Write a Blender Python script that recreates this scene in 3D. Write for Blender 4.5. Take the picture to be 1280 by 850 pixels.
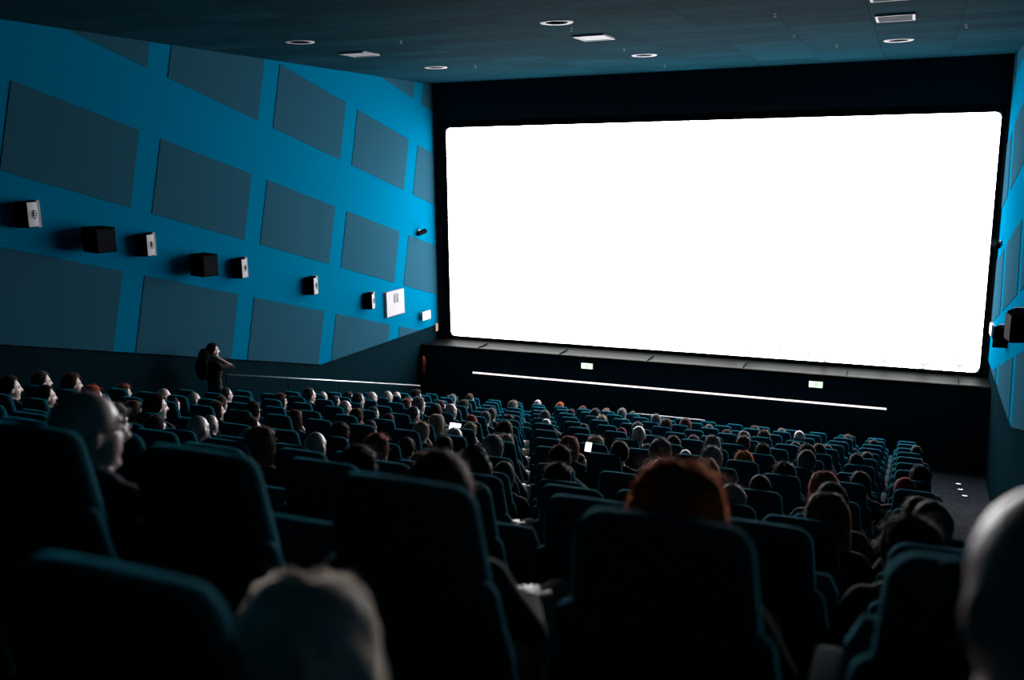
import bpy, bmesh, math, random
import numpy as np
from mathutils import Vector, Matrix

for o in list(bpy.data.objects):
    bpy.data.objects.remove(o, do_unlink=True)
S = bpy.context.scene
C = S.collection
rnd = random.Random(7)

# ------------------------------------------------------------------ camera
# the room: X right, Y towards the screen, Z up, z = 0 is the flat floor in front of the first row
CAMZ = 6.37
YAW, PITCH, ROLL, FPX = math.radians(23.660), math.radians(10.958), math.radians(0.682), 1144.2
_f = np.array([-math.sin(YAW)*math.cos(PITCH), math.cos(YAW)*math.cos(PITCH), -math.sin(PITCH)])
_r0 = np.array([math.cos(YAW), math.sin(YAW), 0.0]); _d0 = np.cross(_f, _r0)
_r = math.cos(ROLL)*_r0 + math.sin(ROLL)*_d0
_d = -math.sin(ROLL)*_r0 + math.cos(ROLL)*_d0
cam = bpy.data.objects.new('camera', bpy.data.cameras.new('camera'))
C.objects.link(cam); S.camera = cam
M = Matrix.Identity(4)
for i in range(3):
    M[i][0], M[i][1], M[i][2] = _r[i], -_d[i], -_f[i]
M[2][3] = CAMZ
cam.matrix_world = M
cam.data.sensor_width = 36.0
cam.data.lens = FPX/1280*36.0
cam.data.clip_start = 0.05; cam.data.clip_end = 200
cam.data.dof.use_dof = True
cam.data.dof.focus_distance = 12.5
cam.data.dof.aperture_fstop = 1.8

# ------------------------------------------------------------------ world and exposure
W = bpy.data.worlds.new('dark_hall'); S.world = W; W.use_nodes = True
W.node_tree.nodes['Background'].inputs[0].default_value = (0.10, 0.22, 0.45, 1)
W.node_tree.nodes['Background'].inputs[1].default_value = 0.004
S.view_settings.view_transform = 'Standard'
S.view_settings.look = 'None'
S.view_settings.exposure = 0.0
S.view_settings.gamma = 1.0
S.view_settings.use_curve_mapping = False
SCREEN_LIGHT = 12.0         # the projected picture is the light of the hall

def ray(px, py):
    return (px-640)/FPX*_r + (py-425)/FPX*_d + _f
def at(px, py, Y=None, X=None, Z=None):
    v = ray(px, py)
    s = Y/v[1] if Y is not None else X/v[0] if X is not None else (Z-CAMZ)/v[2]
    return np.array([v[0]*s, v[1]*s, CAMZ+v[2]*s])
def proj(p):
    q = np.array([p[0], p[1], p[2]-CAMZ]); z = q@_f
    if z < 0.05: return None
    return 640+FPX*(q@_r)/z, 425+FPX*(q@_d)/z, z

# ------------------------------------------------------------------ materials
def mat(name, base, rough=0.8, spec=0.3, emit=None, strength=0.0, sheen=0.0, sheen_tint=(1,1,1), metal=0.0,
        noise=None, bump=0.0, objcol=False, transl=0.0, vary=0.0):
    m = bpy.data.materials.new(name); m.use_nodes = True
    nt = m.node_tree; b = nt.nodes['Principled BSDF']
    b.inputs['Base Color'].default_value = (*base, 1)
    b.inputs['Roughness'].default_value = rough
    b.inputs['Specular IOR Level'].default_value = spec
    b.inputs['Metallic'].default_value = metal
    if sheen:
        b.inputs['Sheen Weight'].default_value = sheen
        b.inputs['Sheen Roughness'].default_value = 0.45
        b.inputs['Sheen Tint'].default_value = (*sheen_tint, 1)
    if emit:
        b.inputs['Emission Color'].default_value = (*emit, 1)
        b.inputs['Emission Strength'].default_value = strength
    col = None
    if objcol:
        oi = nt.nodes.new('ShaderNodeObjectInfo'); col = oi.outputs['Color']
    if noise:
        tc = nt.nodes.new('ShaderNodeTexCoord'); nz = nt.nodes.new('ShaderNodeTexNoise')
        nz.inputs['Scale'].default_value = noise[0]; nz.inputs['Detail'].default_value = 4
        nt.links.new(tc.outputs['Object'], nz.inputs['Vector'])
        mr = nt.nodes.new('ShaderNodeMapRange')
        mr.inputs['To Min'].default_value = 1-noise[1]; mr.inputs['To Max'].default_value = 1+noise[1]
        mr.inputs['From Min'].default_value = 0.25; mr.inputs['From Max'].default_value = 0.75
        nt.links.new(nz.outputs['Fac'], mr.inputs['Value'])
        fac = mr.outputs['Result']
        if vary:
            oi2 = nt.nodes.new('ShaderNodeObjectInfo'); mr2 = nt.nodes.new('ShaderNodeMapRange')
            mr2.inputs['To Min'].default_value = 1-vary; mr2.inputs['To Max'].default_value = 1+vary
            nt.links.new(oi2.outputs['Random'], mr2.inputs['Value'])
            mm = nt.nodes.new('ShaderNodeMath'); mm.operation = 'MULTIPLY'
            nt.links.new(fac, mm.inputs[0]); nt.links.new(mr2.outputs['Result'], mm.inputs[1]); fac = mm.outputs[0]
        vm = nt.nodes.new('ShaderNodeVectorMath'); vm.operation = 'SCALE'
        if col is not None: nt.links.new(col, vm.inputs[0])
        else: vm.inputs[0].default_value = base
        nt.links.new(fac, vm.inputs['Scale']); col = vm.outputs['Vector']
        if bump:
            bp = nt.nodes.new('ShaderNodeBump'); bp.inputs['Strength'].default_value = bump
            bp.inputs['Distance'].default_value = 0.01
            nt.links.new(nz.outputs['Fac'], bp.inputs['Height']); nt.links.new(bp.outputs['Normal'], b.inputs['Normal'])
    if col is not None:
        nt.links.new(col, b.inputs['Base Color'])
        if sheen and objcol:
            if transl:
                ma = nt.nodes.new('ShaderNodeVectorMath'); ma.operation = 'MULTIPLY_ADD'
                ma.inputs[1].default_value = (4.0, 4.0, 4.0); ma.inputs[2].default_value = (.10, .10, .11)
                nt.links.new(col, ma.inputs[0]); nt.links.new(ma.outputs[0], b.inputs['Sheen Tint'])
                b.inputs['Sheen Roughness'].default_value = 0.25
            else: nt.links.new(col, b.inputs['Sheen Tint'])
    if transl:
        t = nt.nodes.new('ShaderNodeBsdfTranslucent'); mx = nt.nodes.new('ShaderNodeMixShader')
        t.inputs['Color'].default_value = (*base, 1)
        if col is not None: nt.links.new(col, t.inputs['Color'])
        mx.inputs[0].default_value = transl
        nt.links.new(b.outputs[0], mx.inputs[1]); nt.links.new(t.outputs[0], mx.inputs[2])
        nt.links.new(mx.outputs[0], nt.nodes['Material Output'].inputs['Surface'])
    return m

MAT = dict(
    blue=mat('blue_wall_fabric', (0.0, 0.098, 0.188), 0.95, 0.0, noise=(60, .10), bump=.2),
    grey_panel=mat('grey_acoustic_panel', (0.012, 0.053, 0.082), 0.95, 0.0, noise=(90, .16), bump=.3),
    dark_wall=mat('dark_teal_wall', (0.0022, 0.0095, 0.0135), 0.95, 0.0, noise=(30, .2)),
    black_wall=mat('black_screen_wall', (0.008, 0.024, 0.031), 0.95, 0.0, noise=(20, .2)),
    black=mat('black_plastic', (0.004, 0.005, 0.007), 0.9, 0.0),
    black_metal=mat('black_metal', (0.006, 0.008, 0.010), 0.8, 0.02),
    ledge=mat('dark_lacquered_ledge', (0.0028, 0.0042, 0.0042), 0.55, 0.02, noise=(3, .3)),
    brass=mat('worn_metal_edge', (0.06, 0.056, 0.046), 0.5, 0.1, metal=.1, noise=(1.2, .7)),
    ceiling=mat('dark_ceiling_tile', (0.003, 0.023, 0.034), 0.9, 0.003, noise=(14, .22), bump=.3, vary=.22),
    white=mat('white_painted_metal', (0.30, 0.29, 0.31), 0.6, 0.1),
    vent_white=mat('white_vent', (0.24, 0.245, 0.265), 0.6, 0.1),
    grille=mat('pale_grey_grille', (0.26, 0.265, 0.285), 0.6, 0.1, noise=(200, .2)),
    carpet=mat('dark_carpet', (0.010, 0.013, 0.020), 0.95, 0.1, noise=(9, .6), bump=.3),
    teal=mat('teal_velour', (0.001, 0.048, 0.072), 0.9, 0.02, sheen=0.5, sheen_tint=(0.0, 0.36, 0.50), noise=(70, .2), bump=.15),
    seat_black=mat('black_seat_shell', (0.004, 0.006, 0.010), 0.6, 0.25, sheen=.1, sheen_tint=(.05, .3, .4)),
    arm=mat('armrest_vinyl', (0.012, 0.036, 0.045), 0.8, 0.01),
    skin=mat('skin', (0.46, 0.33, 0.30), 0.42, 0.45, noise=(12, .12), vary=.25),
    cloth=mat('clothing', (0.02, 0.02, 0.025), 0.9, 0.2, sheen=.25, noise=(40, .2), bump=.2, objcol=True),
    trousers=mat('dark_trousers', (0.012, 0.014, 0.02), 0.9, 0.2, noise=(40, .2)),
    hair=mat('hair', (0.02, 0.015, 0.01), 0.6, 0.06, sheen=1.0, sheen_tint=(.75, .72, .74), noise=(45, .35), bump=.12, objcol=True, transl=.06),
    eye=mat('eye', (0.30, 0.29, 0.28), 0.2, 0.5),
    glass=mat('spectacle_frame', (0.01, 0.01, 0.01), 0.3, 0.5),
    phone_screen=mat('phone_screen', (0.02, 0.02, 0.02), 0.2, 0.5, emit=(1.0, 0.92, 0.97), strength=2.4),
    phone_warm=mat('phone_screen_warm', (0.02, 0.02, 0.02), 0.2, 0.5, emit=(1.0, 0.78, 0.35), strength=1.1),
    exit=mat('exit_sign_face', (0.1, 0.2, 0.1), 0.4, 0.4, emit=(0.80, 1.0, 0.72), strength=1.5),
    exit_mark=mat('exit_sign_mark', (0.05, 0.3, 0.1), 0.4, 0.4, emit=(0.45, 1.0, 0.50), strength=1.1),
    led=mat('led_strip', (0.5, 0.5, 0.5), 0.4, 0.4, emit=(1.0, 0.90, 0.90), strength=1.6),
    step=mat('step_lamp', (0.5, 0.5, 0.5), 0.4, 0.4, emit=(0.85, 0.92, 1.0), strength=1.0),
    rail=mat('brushed_rail', (0.55, 0.58, 0.60), 0.35, 0.5, metal=.7),
    orange=mat('orange_plastic', (0.65, 0.30, 0.22), 0.5, 0.4),
    red=mat('red_metal', (0.25, 0.02, 0.02), 0.4, 0.4),
)

def screen_material():
    m = bpy.data.materials.new('projected_picture'); m.use_nodes = True
    nt = m.node_tree; b = nt.nodes['Principled BSDF']
    b.inputs['Base Color'].default_value = (0.6, 0.6, 0.6, 1); b.inputs['Roughness'].default_value = 0.9
    N = nt.nodes.new; L = nt.links.new
    tc = N('ShaderNodeTexCoord'); sp = N('ShaderNodeSeparateXYZ'); L(tc.outputs['Object'], sp.inputs[0])
    # a pale washed-out skyline at the foot of the bright picture (object x: across, z: up from the screen's foot)
    def noise(scale, vec):
        n = N('ShaderNodeTexNoise'); n.inputs['Scale'].default_value = scale; n.inputs['Detail'].default_value = 3
        L(vec, n.inputs['Vector']); return n.outputs['Fac']
    cx = N('ShaderNodeCombineXYZ')
    st = N('ShaderNodeMath'); st.operation = 'SNAP'; st.inputs[1].default_value = 0.05
    L(sp.outputs['X'], st.inputs[0]); L(st.outputs[0], cx.inputs['X'])
    h = noise(2.2, cx.outputs[0])
    hm = N('ShaderNodeMapRange'); hm.inputs['From Min'].default_value = .42; hm.inputs['From Max'].default_value = .75
    hm.inputs['To Min'].default_value = 0.0; hm.inputs['To Max'].default_value = 0.75
    L(h, hm.inputs['Value'])
    lt = N('ShaderNodeMath'); lt.operation = 'LESS_THAN'
    L(sp.outputs['Z'], lt.inputs[0]); L(hm.outputs[0], lt.inputs[1])
    brk = noise(5.0, tc.outputs['Object'])
    bm_ = N('ShaderNodeMapRange'); bm_.inputs['From Min'].default_value = .50; bm_.inputs['From Max'].default_value = .62
    L(brk, bm_.inputs['Value'])
    side = N('ShaderNodeMapRange'); side.inputs['From Min'].default_value = 5.0; side.inputs['From Max'].default_value = 7.0
    L(sp.outputs['X'], side.inputs['Value'])
    m1 = N('ShaderNodeMath'); m1.operation = 'MULTIPLY'; L(lt.outputs[0], m1.inputs[0]); L(bm_.outputs[0], m1.inputs[1])
    m2 = N('ShaderNodeMath'); m2.operation = 'MULTIPLY'; L(m1.outputs[0], m2.inputs[0]); L(side.outputs[0], m2.inputs[1])
    mixc = N('ShaderNodeMix'); mixc.data_type = 'RGBA'
    L(m2.outputs[0], mixc.inputs['Factor'])
    s = SCREEN_LIGHT
    mixc.inputs['A'].default_value = (s*1.0, s*.985, s*.995, 1)
    mixc.inputs['B'].default_value = (.76, .82, .81, 1)
    L(mixc.outputs['Result'], b.inputs['Emission Color']); b.inputs['Emission Strength'].default_value = 1.0
    return m
MAT['screen'] = screen_material()

# ------------------------------------------------------------------ mesh helpers
class MB:
    def __init__(s): s.v = []; s.f = []; s.m = []
    def add(s, verts, faces, mi=0):
        n = len(s.v); s.v += [tuple(map(float, p)) for p in verts]
        s.f += [tuple(n+i for i in q) for q in faces]; s.m += [mi]*len(faces)
    def box(s, a, b, mi=0):
        x0, y0, z0 = a; x1, y1, z1 = b
        s.add([(x0,y0,z0),(x1,y0,z0),(x1,y1,z0),(x0,y1,z0),(x0,y0,z1),(x1,y0,z1),(x1,y1,z1),(x0,y1,z1)],
              [(3,2,1,0),(4,5,6,7),(0,1,5,4),(1,2,6,5),(2,3,7,6),(3,0,4,7)], mi)
    def tube(s, pts, rad, n=8, mi=0, caps=True):
        pts = [np.array(p, float) for p in pts]
        if not hasattr(rad, '__len__'): rad = [rad]*len(pts)
        V = []; F = []
        for i, p in enumerate(pts):
            t = pts[min(i+1, len(pts)-1)] - pts[max(i-1, 0)]; t /= np.linalg.norm(t)
            a = np.array([0, 0, 1.]) if abs(t[2]) < .9 else np.array([1., 0, 0])
            u = np.cross(t, a); u /= np.linalg.norm(u); w = np.cross(t, u)
            for k in range(n):
                g = 2*math.pi*k/n; V.append(p + rad[i]*(math.cos(g)*u + math.sin(g)*w))
        for i in range(len(pts)-1):
            for k in range(n):
                F.append((i*n+k, (i+1)*n+k, (i+1)*n+(k+1) % n, i*n+(k+1) % n))
        if caps:
            F.append(tuple(range(n))); F.append(tuple((len(pts)-1)*n+k for k in reversed(range(n))))
        s.add(V, F, mi)
    def capsule(s, p0, p1, r0, r1, n=14, mi=0):
        p0 = np.array(p0, float); p1 = np.array(p1, float); t = p1-p0; L = np.linalg.norm(t)
        if L < 1e-6: t = np.array([0, 0, 1.])
        else: t = t/L
        P = []; R = []
        for a in (-85, -60, -30, 0): P.append(p0 + t*r0*math.sin(math.radians(a))); R.append(r0*math.cos(math.radians(a)))
        for a in (0, 30, 60, 85): P.append(p1 + t*r1*math.sin(math.radians(a))); R.append(r1*math.cos(math.radians(a)))
        if L < 1e-6: P.pop(4); R.pop(4)
        s.tube(P, R, n, mi)
    def ellipsoid(s, c, r, n=16, m=12, mi=0, rot=None):
        V = [(0, 0, 1.)]; F = []
        for i in range(1, m):
            th = math.pi*i/m
            for k in range(n):
                g = 2*math.pi*k/n; V.append((math.sin(th)*math.cos(g), math.sin(th)*math.sin(g), math.cos(th)))
        V.append((0, 0, -1.))
        for k in range(n): F.append((0, 1+k, 1+(k+1) % n))
        for i in range(m-2):
            for k in range(n):
                a = 1+i*n+k; b = 1+i*n+(k+1) % n; F.append((a, a+n, b+n, b))
        l = len(V)-1
        for k in range(n): F.append((l, 1+(m-2)*n+(k+1) % n, 1+(m-2)*n+k))
        A = np.array(V)*np.array(r)
        if rot is not None: A = A@np.array(rot).T
        s.add(A+np.array(c), F, mi)
    def prism(s, poly, fn, t0, t1, mi=0):
        # poly: 2-D outline, fn(a, b, t) -> 3-D point
        n = len(poly)
        V = [fn(a, b, t0) for a, b in poly] + [fn(a, b, t1) for a, b in poly]
        F = [tuple(range(n)), tuple(range(2*n-1, n-1, -1))] + [(i, i+n, (i+1) % n+n, (i+1) % n) for i in range(n)]
        s.add(V, F, mi)
    def mesh(s, name, mats, smooth=False, angle=None):
        me = bpy.data.meshes.new(name); me.from_pydata(s.v, [], s.f)
        for m in (mats if isinstance(mats, (list, tuple)) else [mats]): me.materials.append(m)
        me.polygons.foreach_set('material_index', s.m)
        bm = bmesh.new(); bm.from_mesh(me); bmesh.ops.recalc_face_normals(bm, faces=bm.faces); bm.to_mesh(me); bm.free()
        if smooth:
            me.polygons.foreach_set('use_smooth', [True]*len(me.polygons))
            if angle: me.set_sharp_from_angle(angle=math.radians(angle))
        me.update(); return me

def link(name, me, parent=None, loc=None, rot=None):
    o = bpy.data.objects.new(name, me); C.objects.link(o)
    if parent is not None: o.parent = parent
    if loc is not None: o.location = loc
    if rot is not None: o.rotation_euler = rot
    return o
def tag(o, label, cat, group=None):
    o['label'] = label; o['category'] = cat
    if group: o['group'] = group
    return o
def thing(name, label, cat, loc=(0,0,0), rot=(0,0,0), group=None):
    o = link(name, None, None, loc, rot); o.empty_display_size = .1
    return tag(o, label, cat, group)
def struct(name, me, parent=None):
    o = link(name, me, parent); o['kind'] = 'structure'; return o
ORD = ['zeroth','first','second','third','fourth','fifth','sixth','seventh','eighth','ninth','tenth','eleventh','twelfth',
       'thirteenth','fourteenth','fifteenth','sixteenth','seventeenth','eighteenth','nineteenth','twentieth']
for i, n_ in enumerate(ORD[1:10]): ORD.append('twenty-'+n_)

# ------------------------------------------------------------------ dimensions
D = 21.38                      # plane of the picture screen
XL, XR = -11.52, 1.66          # side walls
CEIL = CAMZ+1.985
YB = -2.6                      # back wall
YF = 20.43                     # lower front wall under the ledge
SEAT_H = 1.10
PIT, X0 = 0.538, 0.158         # seat pitch, x of the column beside the lit aisle
ROWY = [18.18-1.2908*k for k in range(13)] + [1.48, 0.72]
ROWZ = [CAMZ+z for z in (-5.27,-4.95,-4.64,-4.32,-4.00,-3.68,-3.36,-3.04,-2.70,-2.40,-2.04,-1.57,-1.10,-0.63,-0.49)]
ROWF = [z-SEAT_H for z in ROWZ]
XA, XB = -10.42, 0.46          # block of seats between the aisles
def rowname(k): return ORD[k+1]
def floor_at(y):
    for k in range(15):
        if y > ROWY[k]-0.22: return ROWF[k]
    return ROWF[14]

# ------------------------------------------------------------------ room shell
mb = MB(); mb.box((XL-.3, YB-.3, -.3), (XR+.3, D+.3, 0.0)); floor = struct('floor', mb.mesh('floor', MAT['carpet']))
for k in range(15):
    y0 = ROWY[k]-.22; y1 = ROWY[k-1]-.22 if k else None
    if k == 0: y1 = ROWY[0]+1.0
    z = ROWF[k]
    if k == 14: y0 = YB
    if z > 0.03:
        mb = MB(); mb.box((XA, y0, 0), (XB, y1, z)); link('row_platform', mb.mesh('row_platform', MAT['carpet']), floor)
    # aisle steps: two per row
    zp = ROWF[k-1] if k else 0
    for (xa, xb) in ((XB, XR), (XL, XA)):
        if z > 0.03:
            ym = (y0+y1)/2 if k < 14 else y1-.4
            for (ya, yb, zz) in ((y0, ym, z), (ym, y1, (z+zp)/2+.01)):
                mb = MB(); mb.box((xa, ya, 0), (xb, yb, zz)); link('aisle_step', mb.mesh('aisle_step', MAT['carpet']), floor)

def clip(poly, a, b, c):       # keep a*y + b*z >= c
    out = []
    for i in range(len(poly)):
        p, q = poly[i], poly[(i+1) % len(poly)]
        fp, fq = a*p[0]+b*p[1]-c, a*q[0]+b*q[1]-c
        if fp >= 0: out.append(p)
        if (fp >= 0) != (fq >= 0):
            t = fp/(fp-fq); out.append((p[0]+t*(q[0]-p[0]), p[1]+t*(q[1]-p[1])))
    return out
RK = 0.2465
def clip_cladding(poly):
    z0 = CAMZ-4.18
    for a, b, c in ((RK, 1, z0+RK*15.84), (0, 1, z0-.03), (0, -1, -CEIL), (-1, 0, -(D-.01)), (1, 0, YB)):
        poly = clip(poly, a, b, c)
        if len(poly) < 3: return []
    return poly
TH = math.atan(-.2735)
def uv2yz(u, v): return (u*math.cos(TH)-v*math.sin(TH), CAMZ+u*math.sin(TH)+v*math.cos(TH))
def side_wall(name, xw, s):    # s: direction into the hall
    mb = MB(); mb.box((xw-.3*s if s > 0 else xw, YB-.3, -.3), (xw if s > 0 else xw-.3*s, D+.3, CEIL+.3))
    w = struct(name, mb.mesh(name, MAT['dark_wall']))
    big = clip_cladding([(YB, -1), (D, -1), (D, CEIL+1), (YB, CEIL+1)])
    mb = MB(); mb.prism(big, lambda a, b, t: (xw+s*t, a, b), 0, .03)
    link('fabric_cladding', mb.mesh('fabric_cladding', MAT['blue']), w)
    for j in range(0, 7):
        for i in range(-4, 6):
            u0 = 11.325+2.775*i; v0 = .035+2.283*j; du, dv = 2.31, 1.255
            if j == 0: v0 -= .6; dv += .6
            poly = [uv2yz(u0, v0), uv2yz(u0+du, v0), uv2yz(u0+du, v0+dv), uv2yz(u0, v0+dv)]
            poly = clip_cladding(poly)
            if len(poly) < 3: continue
            area = abs(sum(poly[q][0]*poly[(q+1) % len(poly)][1]-poly[(q+1) % len(poly)][0]*poly[q][1] for q in range(len(poly))))/2
            if area < .02: continue
            mb = MB(); mb.prism(poly, lambda a, b, t: (xw+s*t, a, b), .03, .040)
            link('acoustic_panel', mb.mesh('acoustic_panel', MAT['grey_panel']), w)
    return w
side_wall('wall_left', XL, 1); side_wall('wall_right', XR, -1)
mb = MB(); mb.box((XL-.3, YB-.3, -.3), (XR+.3, YB, CEIL+.3)); struct('wall_back', mb.mesh('wall_back', MAT['dark_wall']))
mb = MB(); mb.box((XL, D+.09, -.3), (XR, D+.39, CEIL+.3)); wf = struct('wall_front', mb.mesh('wall_front', MAT['black_wall']))
LZ = CAMZ-4.60                 # ledge below the screen
mb = MB(); mb.box((XL, YF, 0), (XR, D+.05, LZ-.06)); struct('wall_lower_front', mb.mesh('wall_lower_front', MAT['black_wall']))
mb = MB()
prof = [(D+.05, LZ+.03), (D-.2, LZ-.005), (D-.6, LZ-.02), (YF+.10, LZ-.005), (YF+.01, LZ+.015), (YF-.03, LZ-.01), (YF-.03, LZ-.06), (D+.05, LZ-.06)]
mb.prism(prof, lambda a, b, t: (t, a, b), XL+.01, XR-.01)
tr = struct('trim_1', mb.mesh('trim_1', MAT['ledge']))
mb = MB(); mb.tube([(XL+.05, YF-.03, LZ+.004), (XR-.25, YF-.03, LZ+.004)], .014, 8); link('edge_strip', mb.mesh('edge_strip', MAT['brass'], True), tr)
mb = MB()
for x in np.arange(XL+1.6, XR, 2.2): mb.box((x-.003, YF-.033, LZ-.061), (x+.003, D-.3, LZ+.017))
link('joint', mb.mesh('joint', MAT['black']), tr)

# ceiling: slab with tiles of 1.2 x 0.6 hung below it
mb = MB(); mb.box((XL-.3, YB-.3, CEIL+.02), (XR+.3, D+.36, CEIL+.3)); ce = struct('ceiling', mb.mesh('ceiling', MAT['ceiling']))
mb = MB(); mb.box((-.595, -.295, 0), (.595, .295, .03)); tile_me = mb.mesh('ceiling_tile', MAT['ceiling'])
mb = MB(); mb.box((XL, YB, CEIL), (XR, 9.0, CEIL+.03)); link('rear_soffit', mb.mesh('rear_soffit', MAT['ceiling']), ce)
ny = int((D-9.0)/.6)
for j in range(ny):
    for i in range(11):
        link('ceiling_tile', tile_me, ce, (XL+.6+.598*2*i, 9.3+j*.6, CEIL))

# ------------------------------------------------------------------ picture screen
sc = thing('projection_screen', 'huge bright white cinema screen on the black front wall', 'screen', (0, 0, 0))
sx0, sx1, sz0, sz1 = -.5209*D, .0694*D, CAMZ-.2108*D, CAMZ+.0417*D
def rrect(x0, x1, z0, z1, r, n=6):
    out = []
    for cx, cz, a0 in ((x1-r, z1-r, 0), (x0+r, z1-r, 90), (x0+r, z0+r, 180), (x1-r, z0+r, 270)):
        for i in range(n+1):
            a = math.radians(a0+90*i/n); out.append((cx+r*math.cos(a), cz+r*math.sin(a)))
    return out
pl = rrect(0, sx1-sx0, 0, sz1-sz0, .12)
mb = MB(); mb.prism(pl, lambda a, b, t: (a, t, b), 0, .02)
link('screen_surface', mb.mesh('screen_surface', MAT['screen']), sc, (sx0, D, sz0))
# black masking: four bars round the picture
bw = .17
for nm, (a, b) in {'masking_bar': ((sx0-bw, sz1+.002), (sx1+.10, sz1+bw)), 'masking_bar.b': ((sx0-bw, sz0-.13), (sx1+.10, sz0-.002)),
                   'masking_bar.c': ((sx0-bw, sz0), (sx0-.002, sz1)), 'masking_bar.d': ((sx1+.002, sz0), (sx1+.10, sz1))}.items():
    mb = MB(); mb.box((a[0], D-.05, a[1]), (b[0], D+.06, b[1])); link('masking_bar', mb.mesh('masking_bar', MAT['black']), sc)
mb = MB(); mb.tube([(sx1+.105, D-.07, sz0-.1), (sx1+.105, D-.07, sz1+.15)], .012, 8); link('guide_wire', mb.mesh('guide_wire', MAT['black_metal']), sc)

# ------------------------------------------------------------------ lit strip, exit signs
lz = CAMZ-.2557*YF
xa, xb = at(592, 464, Y=YF)[0], at(1108, 512, Y=YF)[0]
ls = thing('light_strip', 'long thin white light strip along the black wall under the screen', 'light strip', ((xa+xb)/2, YF-.004, lz))
h = (xb-xa)/2
mb = MB(); mb.box((-h, -.035, -.026), (h, 0, .026)); link('channel', mb.mesh('channel', MAT['black_metal']), ls)
mb = MB(); mb.box((-h, -.05, -.018), (h, -.035, .018)); link('diffuser', mb.mesh('diffuser', MAT['led']), ls)

def exit_sign(loc, rz, label, w=.30, hgt=.15):
    e = thing('exit_sign', label, 'exit sign', loc, (0, 0, rz), 'emergency exit signs')
    mb = MB(); mb.box((-w/2, -.05, -hgt/2), (w/2, 0, hgt/2)); link('housing', mb.mesh('housing', MAT['white']), e)
    mb = MB(); mb.box((-w/2+.01, -.056, -hgt/2+.01), (w/2-.01, -.05, hgt/2-.01)); link('face', mb.mesh('face', MAT['exit']), e)
    mb = MB()          # a running figure and a door opening, in green
    mb.box((-.02, -.059, -.045), (.035, -.056, .045)); 
    mb.ellipsoid((-.052, -.0575, .032), (.010, .0015, .010), 8, 6)
    mb.prism([(-.062,.018),(-.042,.020),(-.046,-.012),(-.030,-.045),(-.040,-.047),(-.055,-.016),(-.078,-.040),(-.084,-.033),(-.062,-.006)], lambda a, b, t: (a, t, b), -.059, -.056)
    link('pictogram', mb.mesh('pictogram', MAT['exit_mark']), e)
    return e
p = at(734.5, 457, Y=YF); exit_sign(p, 0, 'lit exit sign on black wall above the left half of the strip')
p = at(1020, 480, Y=YF); exit_sign(p, 0, 'lit exit sign on black wall near the right end of strip')
p = at(529.5, 394, X=XL+.06); exit_sign((XL+.10, p[1], p[2]), math.pi/2, 'lit exit sign on the left blue wall beside white access panel', .42, .22)
p = at(1244, 421, X=XR-.06); exit_sign((XR-.10, min(p[1], 20.9), CAMZ-.1665*min(p[1], 20.9)), -math.pi/2, 'lit exit sign on the right blue wall beside the screen', .42, .22)

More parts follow.
